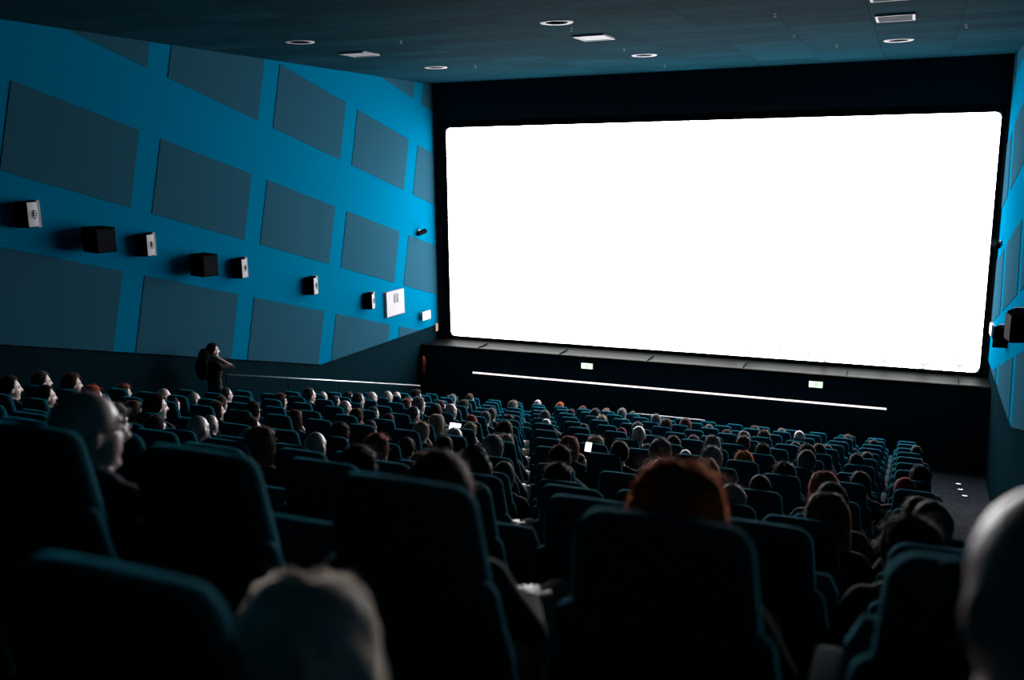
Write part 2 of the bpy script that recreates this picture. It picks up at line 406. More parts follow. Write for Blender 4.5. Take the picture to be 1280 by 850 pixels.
# ------------------------------------------------------------------ side wall fittings
def wspeaker(y, z, s, xw, label, kind):
    """s = +1 on the left wall; local x points into the hall, local y along the wall towards the screen"""
    t = thing('wall_speaker', label, 'speaker', (xw, y, z), (0, 0, 0), 'pale faced wall speakers' if kind else 'black wall speakers')
    f = lambda a, b, c: (s*a, b, c)
    if kind:
        w, h, d0, d1 = .30, .36, .26, .14
        mb = MB()
        P = [(.03, -w/2), (d0, -w/2+.02), (d1+.02, w/2-.04), (.03, w/2-.04)]
        mb.prism(P, lambda a, b, t_: f(a, b, t_), -h/2, h/2); link('cabinet', mb.mesh('cabinet', MAT['black']), t)
        mb = MB()          # bowed grille over the slanted front
        n = 8; V = []; F = []
        for i in range(n+1):
            q = i/n; bow = .025*math.sin(math.pi*q)
            a = d0+(d1+.02-d0)*q; b = -w/2+.02+(w-.06)*q
            nx, nyy = .80, .60
            for zz in (-h/2+.012, h/2-.012): V.append(f(a+nx*(bow+.004), b+nyy*(bow+.004), zz))
        for i in range(n): F.append((2*i, 2*i+1, 2*i+3, 2*i+2))
        for i in range(n+1):
            q = i/n; a = d0+(d1+.02-d0)*q-.004; b = -w/2+.02+(w-.06)*q
            for zz in (-h/2+.012, h/2-.012): V.append(f(a, b, zz))
        k = 2*(n+1)
        for i in range(n): F.append((k+2*i, k+2*i+2, k+2*i+3, k+2*i+1))
        for e in (0, 1):
            for i in range(n): F.append((2*i+e, 2*i+2+e, k+2*i+2+e, k+2*i+e))
        F.append((0, 1, k+1, k)); F.append((2*n, 2*n+1, k+2*n+1, k+2*n))
        mb.add(V, F); g = link('grille', mb.mesh('grille', MAT['grille'], True, 40), t)
        mb = MB()          # round badge ring on the grille
        c = np.array([(d0+d1+.02)/2+.028, -.02+.018, 0]); tx = np.array([-.55, 1, 0.])/math.hypot(.55, 1); up = np.array([0, 0, 1.])
        pts = [f(*(c+.055*(math.cos(a)*tx+math.sin(a)*up))) for a in np.linspace(0, 2*math.pi, 17)]
        mb.tube(pts, .007, 6)
        pts = [f(*(c+.022*(math.cos(a)*tx+math.sin(a)*up))) for a in np.linspace(0, 2*math.pi, 13)]
        mb.tube(pts, .006, 6); link('badge', mb.mesh('badge', MAT['black_metal']), t)
        mb = MB(); mb.prism([(.03, w/2-.035), (.15, w/2-.035), (.15, w/2+.02), (.03, w/2+.05)], lambda a, b, t_: f(a, b, t_), -h/2-.01, h/2+.01)
        link('bracket', mb.mesh('bracket', MAT['vent_white']), t)
    else:
        mb = MB(); w, h, d = .44, .40, .42
        mb.prism([(.10, -.20), (d, -.24), (d+.04, .10), (.12, .16)], lambda a, b, t_: f(a, b, t_-.05*(a-.1)), -h/2, h/2-.03)
        link('cabinet', mb.mesh('cabinet', MAT['black']), t)
        mb = MB(); mb.prism([(d+.002, -.225), (d+.018, -.225), (d+.055, .085), (d+.042, .085)], lambda a, b, t_: f(a, b, t_-.05*(a-.1)), -h/2+.02, h/2-.05)
        link('grille', mb.mesh('grille', MAT['black_metal']), t)
        mb = MB(); mb.prism([(.03, -.07), (.12, -.05), (.12, .05), (.03, .07)], lambda a, b, t_: f(a, b, t_), -.08, .08)
        link('bracket', mb.mesh('bracket', MAT['black_metal']), t)
    return t
spots = [(43, 268, 1), (190, 306, 1), (307, 335, 1), (396, 357, 1), (468, 376, 1)]
nm = ['first', 'second', 'third', 'fourth', 'fifth']
for i, (px, py, kd) in enumerate(spots):
    p = at(px-2, py, X=XL+.2)
    wspeaker(p[1], p[2], 1, XL, 'pale fronted speaker on left wall, %s back from the white access panel' % nm[4-i], True)
    if i >= 3: wspeaker(p[1], p[2], -1, XR, 'pale fronted speaker on the right wall, %s back from exit sign' % nm[4-i], True)
for i, (px, py) in enumerate(((130, 297), (260, 329))):
    p = at(px, py, X=XL+.33)
    wspeaker(p[1], p[2], 1, XL, 'black speaker on left blue wall, %s the screen of the two' % ('farther from', 'nearer')[i], False)
p = at(1276, 405, X=XR-.3); wspeaker(p[1], p[2], -1, XR, 'black speaker on the right blue wall above pale fronted one', False)

p = at(493.5, 378.5, X=XL+.08)
ap = thing('access_panel', 'square white metal access panel with grille on left blue wall', 'panel', (XL, p[1], p[2]))
mb = MB(); mb.prism([(-.40, -.30), (.42, -.30), (.42, .30), (-.40, .30)], lambda a, b, t: (t, a, b), .03, .10); link('plate', mb.mesh('plate', MAT['white']), ap)
mb = MB()
for zz in np.linspace(.02, .20, 5): mb.box((.10, -.06, zz), (.106, .12, zz+.014))
for yy in (-.06, .11): mb.box((.10, yy, .0), (.106, yy+.012, .22))
link('vent_slots', mb.mesh('vent_slots', MAT['black_metal']), ap)
def camera_dome(x, s, y, z, label):
    t = thing('security_camera', label, 'camera', (x, y, z))
    mb = MB(); mb.box((min(s*.03, s*.06), -.06, -.05), (max(s*.03, s*.06), .06, .05)); link('mount', mb.mesh('mount', MAT['white']), t)
    mb = MB(); mb.tube([(s*.05, 0, 0), (s*.14, 0, -.02)], .02, 8); link('arm', mb.mesh('arm', MAT['black_metal']), t)
    mb = MB(); mb.tube([(s*.10, -.17, -.06), (s*.16, .12, .0)], [.055, .065], 10); link('body', mb.mesh('body', MAT['black'], True, 40), t)
p = at(526, 289, X=XL+.1); camera_dome(XL, 1, p[1], p[2], 'small dark camera on the left blue wall near the screen')
camera_dome(XR, -1, p[1]+.2, p[2], 'small dark camera on the right blue wall near the screen')
p = at(546, 409, X=XL+.05); o = thing('call_point', 'small orange box low on the left wall by the screen', 'box', (XL, p[1], p[2]))
mb = MB(); mb.box((0, -.07, -.10), (.06, .07, .10)); link('housing', mb.mesh('housing', MAT['orange']), o)
mb = MB(); mb.box((.06, -.04, -.04), (.066, .04, .04)); link('button', mb.mesh('button', MAT['white']), o)
p = at(551.5, 447, X=XL+.12); o = thing('fire_extinguisher', 'dim red extinguisher on the dark left wall near the corner', 'extinguisher', (XL+.12, min(p[1], YF-.15), p[2]-.22))
mb = MB(); mb.tube([(0,0,0),(0,0,.02),(0,0,.36),(0,0,.42),(0,0,.46)], [.07,.08,.08,.05,.025], 12); link('cylinder', mb.mesh('cylinder', MAT['red'], True, 40), o)
mb = MB(); mb.box((-.015, -.07, .46), (.015, .05, .49)); mb.tube([(0,.03,.46),(0,.09,.40),(0,.095,.15)], .012, 6); link('valve', mb.mesh('valve', MAT['black']), o)
mb = MB(); mb.box((-.12, -.03, .30), (-.07, .03, .40)); link('bracket', mb.mesh('bracket', MAT['black_metal']), o)

# ------------------------------------------------------------------ ceiling fittings
def lathe(mb, prof, n=24, mi=0):
    V = []; F = []
    for r, z in prof:
        for k in range(n):
            a = 2*math.pi*k/n; V.append((r*math.cos(a), r*math.sin(a), z))
    for i in range(len(prof)-1):
        for k in range(n): F.append((i*n+k, i*n+(k+1) % n, (i+1)*n+(k+1) % n, (i+1)*n+k))
    mb.add(V, F, mi)
mb = MB(); lathe(mb, [(.160, -.006), (.175, -.010), (.235, -.010), (.245, 0), (.160, 0), (.160, -.006)], 28); ring_me = mb.mesh('trim_ring', MAT['white'], True, 50)
mb = MB(); lathe(mb, [(.160, -.006), (.13, -.008), (.02, -.009), (.001, -.009)], 28); well_me = mb.mesh('lamp_well', MAT['black'], True)
rown = {0: 'farther from', 1: 'nearer to'}
for i, x in enumerate((-9.42, -4.92, -.44)):
    for j, y in enumerate((12.97, 17.68)):
        t = thing('downlight', 'unlit round ceiling downlight with white ring, %s, %s the screen' % (('over the left aisle', 'over the middle of seats', 'over the right side')[i], ('farther from', 'nearer')[j]),
                  'ceiling light', (x, y, CEIL), group='round ceiling downlights')
        link('trim_ring', ring_me, t); link('lamp_well', well_me, t)
def vent(x, y, sx, sy, label, slats):
    t = thing('ceiling_vent', label, 'vent', (x, y, CEIL), group='square ceiling vents')
    mb = MB(); fw = .035
    mb.box((-sx/2, -sy/2, -.03), (sx/2, -sy/2+fw, 0)); mb.box((-sx/2, sy/2-fw, -.03), (sx/2, sy/2, 0))
    mb.box((-sx/2, -sy/2+fw, -.03), (-sx/2+fw, sy/2-fw, 0)); mb.box((sx/2-fw, -sy/2+fw, -.03), (sx/2, sy/2-fw, 0))
    link('frame', mb.mesh('frame', MAT['white']), t)
    if slats:
        n = 6; mb = MB(); w = sx/2-fw
        mb.prism([(-.03, -.002), (.025, -.026), (.030, -.022), (-.025, 0)], lambda a, b, q: (q, a, b), -w, w); sm = mb.mesh('slat', MAT['vent_white'])
        for i in range(n): link('slat', sm, t, (0, -sy/2+fw+(sy-2*fw)*(i+.5)/n, 0))
    else:
        mb = MB(); mb.box((-sx/2+fw, -sy/2+fw, -.022), (sx/2-fw, sy/2-fw, 0)); link('diffuser', mb.mesh('diffuser', MAT['vent_white']), t)
vent(-4.93, 14.70, .52, .60, 'pale square ceiling panel between downlights over the middle seats', False)
vent(-9.45, 14.80, .52, .55, 'dim square ceiling panel over the left aisle', False)
vent(-.43, 14.75, .52, .62, 'bright slatted ceiling vent over the right side', True)
vent(-.43, 12.85, .52, .55, 'slatted ceiling vent at the top edge, before the bright one', True)
mb = MB(); lathe(mb, [(.001, -.045), (.018, -.044), (.018, -.036), (.005, -.032), (.005, -.012), (.022, -.006), (.022, 0), (.001, 0)], 10); spr_me = mb.mesh('sprinkler', MAT['vent_white'], True, 40)
spr = [at(px, py, Z=CEIL) for (px, py) in ((714, 35), (780, 61), (1046, 56), (501, 51), (594, 82), (831, 81), (969, 17), (993, 43), (1208, 31))]
spr = sorted([p for p in spr if p[1] < D-.3], key=lambda p: -p[1])
for i, p in enumerate(spr):
    o = link('sprinkler', spr_me, None, (p[0], p[1], CEIL)); tag(o, 'small sprinkler head on the dark ceiling, %s from the screen' % ORD[i+1], 'sprinkler', 'ceiling sprinkler heads')

# ------------------------------------------------------------------ handrails and step lights
def rail(pts, label, posts):
    t = thing('handrail', label, 'handrail', (0, 0, 0))
    mb = MB(); mb.tube(pts, .013, 8); link('rail', mb.mesh('rail', MAT['rail'], True), t)
    for q in posts:
        a, b = np.array(pts[0]), np.array(pts[-1]); c = a+(b-a)*q
        zf = 0.0 if c[1] > ROWY[0]+1.0 else floor_at(c[1])
        mb = MB(); mb.tube([(c[0], c[1], zf), tuple(c)], .012, 8); link('post', mb.mesh('post', MAT['black_metal'], True), t)
a = at(283, 468, X=-10.6); b = at(525, 482, X=-10.6)
rail([tuple(a), tuple(b)], 'long sloping metal handrail beside the left aisle', [0.0, .25, .5, .75, 1.0])
a = at(795, 517, Y=ROWY[0]+1.0); b = at(881, 525.5, Y=ROWY[0]+1.0)
rail([tuple(a), tuple(b)], 'short metal rail in front of the first row of seats', [0.03, .97])
mb = MB(); mb.box((-.05, -.025, 0), (.05, .025, .02)); sh_me = mb.mesh('lamp_housing', MAT['black_metal'])
mb = MB(); mb.box((-.042, -.02, .02), (.042, .02, .026)); sl_me = mb.mesh('lens', MAT['step'])
for i, (px, py) in enumerate(((1198, 605), (1200.5, 612), (1206, 620), (1211.5, 629.5), (1221, 641.5))):
    v = ray(px, py); best = None
    for y in np.arange(20.0, 6.0, -.01):
        z = CAMZ+v[2]/v[1]*y
        zf = 0.0
        if y < ROWY[0]-.22:
            k = next(k for k in range(15) if y > ROWY[k]-.22); y0 = ROWY[k]-.22; y1 = ROWY[k-1]-.22; ym = (y0+y1)/2
            zf = ROWF[k] if y < ym else (ROWF[k]+ROWF[k-1])/2+.01
        if z <= zf+.02: best = (v[0]/v[1]*y, y, zf)
        else: break
    if best is None: continue
    t = thing('step_light', 'tiny white step light in the right aisle carpet, %s from the screen' % ORD[i+1], 'step light', best, group='step lights in the right aisle')
    link('housing', sh_me, t); link('lens', sl_me, t)

# ------------------------------------------------------------------ cinema seats
def slab(mb, outline, y0, y1, r, shear, cup=0.0, ztop=SEAT_H):
    """outline (x, z) counter-clockwise, thickness y0..y1 with rounded rims, leaning back with height"""
    O = np.array(outline); n = len(O)
    nx = np.roll(O, -1, 0)-np.roll(O, 1, 0); nrm = np.stack([nx[:, 1], -nx[:, 0]], 1); nrm /= np.linalg.norm(nrm, axis=1)[:, None]
    rings = []
    for ins, yy in ((r*1.6, y0), (r*.9, y0+r*.08), (r*.3, y0+r*.45), (0, y0+r), (0, y1-r), (r*.3, y1-r*.45), (r*.9, y1-r*.08), (r*1.6, y1)):
        P = O-nrm*ins; rings.append([(x, yy+(ztop-z)*shear-cup*x*x, z) for x, z in P])
    V = [p for R_ in rings for p in R_]; F = []
    for i in range(len(rings)-1):
        for k in range(n): F.append((i*n+k, i*n+(k+1) % n, (i+1)*n+(k+1) % n, (i+1)*n+k))
    F.append(tuple(reversed(range(n)))); F.append(tuple((len(rings)-1)*n+k for k in range(n)))
    mb.add(V, F)
def arc(cx, cz, r, a0, a1, n): return [(cx+r*math.cos(math.radians(a0+(a1-a0)*i/n)), cz+r*math.sin(math.radians(a0+(a1-a0)*i/n))) for i in range(n+1)]
def sym(right):                # right half from bottom to top -> full ccw outline
    return right + [(-x, z) for x, z in reversed(right)]
BACK = sym([(.165, .40), (.175, .62), (.178, .80)] + [(.176, .90), (.168, .99)] + arc(.108, 1.045, .055, 8, 80, 5) + [(.05, SEAT_H-.0005)])
WING = sym([(.225, .28), (.240, .45), (.238, .60)] + [(.230, .74), (.214, .82)] + arc(.168, .868, .040, 0, 85, 4) + [(.06, .909)])
mb = MB(); slab(mb, BACK, .0, .10, .032, .16, cup=.25); back_me = mb.mesh('backrest', MAT['teal'], True, 60)
mb = MB(); slab(mb, WING, -.012, .062, .024, .16, cup=.25); wing_me = mb.mesh('back_shell', MAT['teal'], True, 60)
CUSH = sym([(.20, .08), (.225, .30), (.222, .46)] + arc(.17, .50, .05, 0, 90, 4))
def cushion(mb):
    O = np.array([(-.215, .22), (.215, .22), (.235, .45), (.23, .60), (.20, .66), (-.20, .66), (-.23, .60), (-.235, .45)])
    n = len(O); c = O.mean(0); V = []; F = []
    for sc_, z in ((.86, .33), (.97, .345), (1.0, .37), (1.0, .43), (.965, .452), (.86, .462)):
        V += [(*(c+(q-c)*sc_), z) for q in O]
    for i in range(5):
        for k in range(n): F.append((i*n+k, i*n+(k+1) % n, (i+1)*n+(k+1) % n, (i+1)*n+k))
    F.append(tuple(range(n))); F.append(tuple(5*n+k for k in range(n)))
    mb.add(V, F)
mb = MB(); cushion(mb); cush_me = mb.mesh('seat_cushion', MAT['teal'], True, 50)
mb = MB(); cushion(mb)          # tipped up: turn about the rear hinge
mb.v = [(x, .24+(y-.22)*.16 + (.46-z)*.55, .42+(y-.22)*.93) for x, y, z in mb.v]
cush_up_me = mb.mesh('seat_cushion', MAT['teal'], True, 50)
def armrest(mb):
    # padded arm with a rounded nose, on an upright panel
    P = [(.14, .56), (.50, .56), (.56, .575), (.585, .60), (.57, .635), (.52, .655), (.30, .66), (.16, .665)]
    n = len(P); V = []; F = []
    for x, s_ in ((-.030, .80), (-.024, .95), (-.014, 1), (.014, 1), (.024, .95), (.030, .80)):
        cy, cz = .36, .61
        V += [(x, cy+(a-cy)*(1-(1-s_)*.15), cz+(b-cz)*s_) for a, b in P]
    for i in range(5):
        for k in range(n): F.append((i*n+k, i*n+(k+1) % n, (i+1)*n+(k+1) % n, (i+1)*n+k))
    F.append(tuple(reversed(range(n)))); F.append(tuple(5*n+k for k in range(n)))
    mb.add(V, F, 0)
mb = MB(); armrest(mb); arm_me = mb.mesh('armrest', MAT['arm'], True, 60)
mb = MB(); mb.prism([(.22, 0), (.44, 0), (.42, .30), (.46, .555), (.20, .555), (.24, .30)], lambda a, b, t: (t, a, b), -.020, .020); post_me = mb.mesh('side_panel', MAT['seat_black'])
mb = MB(); mb.box((-.20, .24, .27), (.20, .52, .325)); mb.box((-.238, .28, .24), (.238, .34, .29)); base_me = mb.mesh('seat_frame', MAT['black_metal'])
occupied = set()
seat_at = {}
def seat(k, c, x, y, z, dz=0):
    t = thing('cinema_seat', 'x', 'seat', (x, y, z+dz), group='teal seats in the raked rows')
    lab = 'teal high-backed seat, %s row from the screen, %s from the right aisle' % (rowname(k), ORD[c+1])
    t['label'] = lab
    link('backrest', back_me, t); link('back_shell', wing_me, t)
    link('seat_cushion', cush_me if (k, c) in occupied else cush_up_me, t)
    link('seat_frame', base_me, t)
    a = link('armrest', arm_me, t, (-PIT/2, 0, 0)); link('side_panel', post_me, a)
    if c == 0:
        a = link('armrest', arm_me, t, (PIT/2, 0, 0)); link('side_panel', post_me, a)
    seat_at[(k, c)] = t
# ------------------------------------------------------------------ who sits where
# top of each head in the photograph; the row (hence the distance) comes from the seat it rises above
HEADS = [
(542,520,'blond',7,'phone'),(709,548,'auburn',8,'phone'),
(10,470,'dark'),(45,464,'grey'),(39,481,'dark'),(78,463,'brown'),(4,498,'dark'),(113,477,'red'),(149,481,'auburn_curly'),
(96,490,'bald',13),(137,505,'grey_curly',11),(188,521,'brown',10),(242,521,'bald',10),(175,503,'brown'),(192,492,'dark'),(203,486,'bald'),
(214,501,'dark'),(240,491,'bald'),(260,522,'bald',9),(268,505,'brown'),(275,503,'brown'),(281,485,'grey'),(314,503,'dark'),
(312,523,'brown'),(309,536,'bald',10),(323,535,'brown',11),(349,492,'brown'),(365,514,'brown'),(392,541,'bald',10),
(389,486,'grey'),(402,490,'grey'),(417,495,'grey'),(434,490,'dark'),(447,491,'grey'),(464,490,'bald'),(484,489,'bald'),(495,490,'grey'),
(430,501,'bald'),(443,512,'brown'),(484,518,'dark'),(508,499,'auburn'),(465,511,'grey'),(461,532,'grey'),(423,529,'dark'),(469,543,'auburn',10),
(524,529,'blond'),(423,543,'dark',10),(441,564,'dark',12),(519,487,'dark'),(510,496,'grey'),(523,495,'white'),(525,510,'grey'),(565,493,'white'),(586,493,'brown'),
(579,500,'brown'),(563,505,'grey'),(543,506,'dark'),(551,509,'brown'),(617,511,'white'),(606,515,'white'),(588,519,'cap_red'),
(568,536,'grey'),(585,530,'blond'),(554,546,'dark'),(604,543,'white'),(630,527,'dark'),(630,549,'long_blond'),(622,564,'grey'),(519,568,'grey',10),
(540,563,'dark'),(589,559,'long_dark',11),(628,579,'grey',10),(669,577,'dark_curly',10),(540,594,'brown',13),(641,501,'blond'),(632,519,'dark'),
(672,500,'bald'),(700,503,'red'),(727,508,'brown'),(744,511,'grey'),(755,511,'blond'),(680,514,'white'),(682,524,'bald'),(713,512,'dark'),
(729,531,'dark'),(744,546,'long_blond'),(698,559,'dark',9),(751,520,'blond_curly'),(778,511,'white'),(790,516,'grey'),(820,518,'white'),
(833,524,'brown'),(857,523,'auburn'),(795,528,'white'),(801,533,'bald'),(776,537,'cap_red'),(774,552,'dark'),(826,549,'white'),(841,546,'dark'),
(866,546,'white'),(890,546,'white'),(886,531,'white'),(889,558,'white'),(856,566,'grey'),(809,560,'white'),(836,572,'long_blond',10),(845,583,'long_red',13),
(908,540,'brown'),(926,539,'white'),(943,533,'brown'),(955,538,'brown'),(977,537,'white'),(999,539,'grey'),(935,546,'brown'),(953,556,'dark'),
(950,595,'dark',9),(929,566,'long_red'),(919,578,'auburn'),(996,554,'grey'),(1009,556,'dark'),(1009,563,'grey'),(1024,555,'dark'),(1034,565,'dark'),(981,579,'dark_curly'),
(915,607,'white',10),(1024,590,'auburn'),(1041,595,'dark',10),(1060,544,'brown'),(1092,550,'dark'),(1084,566,'grey'),(1071,568,'dark'),
(1149,558,'dark'),(1151,583,'dark'),(1132,598,'cap_red'),(1085,593,'dark'),(1043,620,'brown',11),(1108,661,'dark_curly',12),(1149,623,'brown',10),(1166,629,'grey',11),
]
PLACED = []
for hd in HEADS:
    v = ray(hd[0], hd[1]); best = []
    hint = hd[3] if len(hd) > 3 else 0
    for k in range(14):
        if hint and k != hint: continue
        if not hint and k > 9: continue
        y = ROWY[k]+.23; x = v[0]/v[1]*y; z = CAMZ+v[2]/v[1]*y
        for c in range(20):
            dx = x-(X0-c*PIT); dz = z-(ROWZ[k]+.05)
            if abs(dx) > .45: continue
            best.append(((dx/.14)**2+(dz/.09)**2+(1000 if (k, c) in occupied else 0), k, c, x, z, dz))
    if not best: continue
    best.sort(); b = best[0]
    if b[0] > 900: continue
    occupied.add((b[1], b[2])); PLACED.append((hd, b[1], b[2], b[3], b[4]))

for k in range(14):
    for c in range(20):
        x = X0-c*PIT
        ok = (k, c) in occupied
        for (xx, zz) in ((x-.27, ROWZ[k]+.1), (x+.27, ROWZ[k]+.1), (x+.27, ROWZ[k]-.5), (x-.27, ROWZ[k]-.5)):
            q = proj((xx, ROWY[k], zz))
            if q and -900 < q[0] < 1350 and q[1] < 1500: ok = True
        if ok: seat(k, c, x, ROWY[k], ROWF[k])
for c, dz in ((0, 0), (1, -.12), (2, 0.0)):
    occupied.add((14, c)); seat(14, c, X0-c*PIT+(.03 if c == 2 else 0), ROWY[14], ROWF[14], dz)

# ------------------------------------------------------------------ people
def rotz(a): return np.array([[math.cos(a), -math.sin(a), 0], [math.sin(a), math.cos(a), 0], [0, 0, 1]])
def rotx(a): return np.array([[1, 0, 0], [0, math.cos(a), -math.sin(a)], [0, math.sin(a), math.cos(a)]])
class Figure:
    """a body laid out as tapered limbs and rounded masses, fused into one continuous skin"""
    def __init__(s): s.mb = MB(); s.prim = []
    def limb(s, p0, p1, r0, r1, m):
        s.mb.capsule(p0, p1, r0, r1); s.prim.append(('c', np.array(p0, float), np.array(p1, float), r0, r1, m))
    def mass(s, c, r, m, rot=None):
        s.mb.ellipsoid(c, r, rot=rot); s.prim.append(('e', np.array(c, float), np.array(r, float), np.array(rot if rot is not None else np.eye(3)), 0, m))
    def head(s, c, yaw, pitch):
        R = rotz(yaw)@rotx(pitch); c = np.array(c, float); T = lambda p: c+R@np.array(p)
        s.hc, s.hR = c, R
        s.mass(T((0, -.010, .020)), (.077, .097, .098), 0, R)
        s.mass(T((0, .030, -.035)), (.061, .066, .090), 0, R)
        s.mass(T((0, .040, -.095)), (.046, .046, .032), 0, R)
        s.mass(T((0, .078, -.108)), (.020, .018, .018), 0, R)
        s.limb(T((0, .092, .005)), T((0, .112, -.032)), .011, .015, 0)
        s.limb(T((-.034, .080, .026)), T((.034, .080, .026)), .013, .013, 0)
        s.limb(T((-.020, .084, -.066)), T((.020, .084, -.066)), .010, .010, 0)
        for e in (-1, 1): s.mass(T((e*.078, -.012, -.012)), (.010, .021, .033), 0, R)
    def build(s, name, voxel, hands=(), eyes=True):
        me0 = s.mb.mesh('tmp', [MAT['skin']])
        o = bpy.data.objects.new('tmp', me0); C.objects.link(o)
        md = o.modifiers.new('r', 'REMESH'); md.mode = 'VOXEL'; md.voxel_size = voxel; md.adaptivity = 0
        sm = o.modifiers.new('s', 'SMOOTH'); sm.factor = .5; sm.iterations = 3
        dg = bpy.context.evaluated_depsgraph_get(); dg.update()
        me = bpy.data.meshes.new_from_object(o.evaluated_get(dg))
        bpy.data.objects.remove(o, do_unlink=True); bpy.data.meshes.remove(me0)
        nv = len(me.vertices); co = np.zeros(nv*3); me.vertices.foreach_get('co', co); co = co.reshape(-1, 3)
        if s.hc is not None:   # eye sockets
            loc = (co-s.hc)@s.hR
            for e in (-1, 1):
                d = np.linalg.norm((loc-np.array([e*.031, .085, .004]))/np.array([.020, .03, .013]), axis=1)
                w = np.clip(1-d, 0, 1); loc[:, 1] -= .012*w
            co = loc@s.hR.T+s.hc
        F = [tuple(p.vertices) for p in me.polygons]
        fc = np.array([co[list(f)].mean(0) for f in F])
        best = np.full(len(F), 9e9); mi = np.zeros(len(F), int)
        for pr in s.prim:
            if pr[0] == 'c':
                a, b_, r0, r1, m = pr[1:]; ab = b_-a; t = np.clip(((fc-a)@ab)/max(ab@ab, 1e-9), 0, 1)
                d = np.linalg.norm(fc-(a+t[:, None]*ab), axis=1)-(r0+(r1-r0)*t)
            else:
                c, r, Rm, _, m = pr[1:]; q = ((fc-c)@Rm)/r; n = np.linalg.norm(q, axis=1); d = (n-1)*r.min()
            u = d < best; best[u] = d[u]; mi[u] = m
        mb = MB(); mb.v = [tuple(p) for p in co]; mb.f = F; mb.m = list(map(int, mi))
        if eyes:
            for e in (-1, 1): mb.ellipsoid(s.hc+s.hR@np.array([e*.031, .072, .004]), (.0125,)*3, 10, 8, 3)
        for (w, dirn, nrm, side) in hands: hand(mb, np.array(w, float), np.array(dirn, float), np.array(nrm, float), side)
        bpy.data.meshes.remove(me)
        return mb.mesh(name, [MAT['skin'], MAT['cloth'], MAT['trousers'], MAT['eye']], True)
def hand(mb, w, d, n, side):
    """palm and five bent fingers from the wrist w, pointing along d, palm normal n (towards the palm side)"""
    d = d/np.linalg.norm(d); n = n-d*(n@d); n /= np.linalg.norm(n); t = np.cross(d, n)*side
    R = np.stack([t, d, n], 1)
    mb.ellipsoid(w+d*.045, (.040, .052, .016), 12, 8, 0, R)
    mb.tube([w-d*.03, w+d*.02], [.026, .028], 10, 0)
    for i, (off, ln) in enumerate(((-.028, .062), (-.010, .072), (.009, .076), (.027, .068))):
        b0 = w+d*.078+t*off; p1 = b0+d*ln*.45+n*.006; p2 = p1+d*ln*.30+n*.018; p3 = p2+d*ln*.18+n*.020
        mb.tube([b0-d*.02, b0, p1, p2, p3], [.0085, .0095, .009, .008, .006], 7, 0)
    b0 = w+d*.025+t*.030; p1 = b0+d*.030+t*.026+n*.004; p2 = p1+d*.028+t*.006+n*.008
    mb.tube([b0-t*.012, b0, p1, p2], [.012, .012, .0105, .008], 7, 0)

SEATZ = .462
def seated(name, yaw, pose, voxel=.0105):
    f = Figure(); lean = {'rest': 0, 'chin': .02, 'forward': .22, 'phone': .04}[pose]
    sh = np.array([0, .225+lean, .875-lean*.25]); hc = np.array([0, .245+lean*1.25, 1.052-lean*.30])
    f.mass((0, .335, SEATZ+.105), (.172, .135, .112), 2)
    f.mass((0, .32+lean*.3, .655), (.150, .105, .15), 1, rotx(.18-lean))
    f.mass((0, .255+lean*.75, .785-lean*.1), (.165, .108, .145), 1, rotx(.18-lean*1.5))
    f.limb(sh+(-.145, 0, -.015), sh+(.145, 0, -.015), .062, .062, 1)
    f.limb(sh+(-.07, .0, .015), sh+(.07, 0, .015), .058, .058, 1)
    f.limb(sh+(0, -.005, .03), hc+(0, -.012, -.075), .056, .052, 0)
    f.head(hc, yaw, -.06 if pose != 'phone' else -.30)
    hands = []
    for e in (-1, 1):
        f.limb((e*.090, .36, SEATZ+.090), (e*.115, .80, SEATZ+.080), .084, .062, 2)
        f.limb((e*.115, .80, SEATZ+.070), (e*.125, .82, .10), .060, .040, 2)
        f.limb((e*.125, .80, .045), (e*.140, .95, .036), .042, .034, 2)
        S_ = sh+np.array([e*.170, 0, -.035])
        if pose == 'chin' and e == 1:
            El = np.array([.235, .44, .70]); Wr = hc+np.array([.055, .10, -.165]); dr = hc+np.array([.035, .085, -.10])-Wr; nn = np.array([-.6, -.8, 0])
        elif pose == 'phone':
            El = np.array([e*.215, .34, .68]); Wr = np.array([e*.085, .56, .78]); dr = np.array([-e*.25, .45, .75]); nn = np.array([-e*.9, -.2, .1])
        elif pose == 'forward':
            El = np.array([e*.190, .56, .625]); Wr = np.array([e*.075, .77, .66]); dr = np.array([-e*.6, .7, -.05]); nn = np.array([0, -.1, -1.])
        else:
            El = np.array([e*.222, .33, .685]); Wr = np.array([e*.120, .57, .640]); dr = np.array([-e*.45, .9, -.03]); nn = np.array([0, 0, -1.])
        f.limb(S_, El, .052, .043, 1); f.limb(El, Wr, .042, .031, 1)
        hands.append((Wr, dr, nn, -e))
    me = f.build(name, voxel, hands)
    return me, f.hc, f.hR

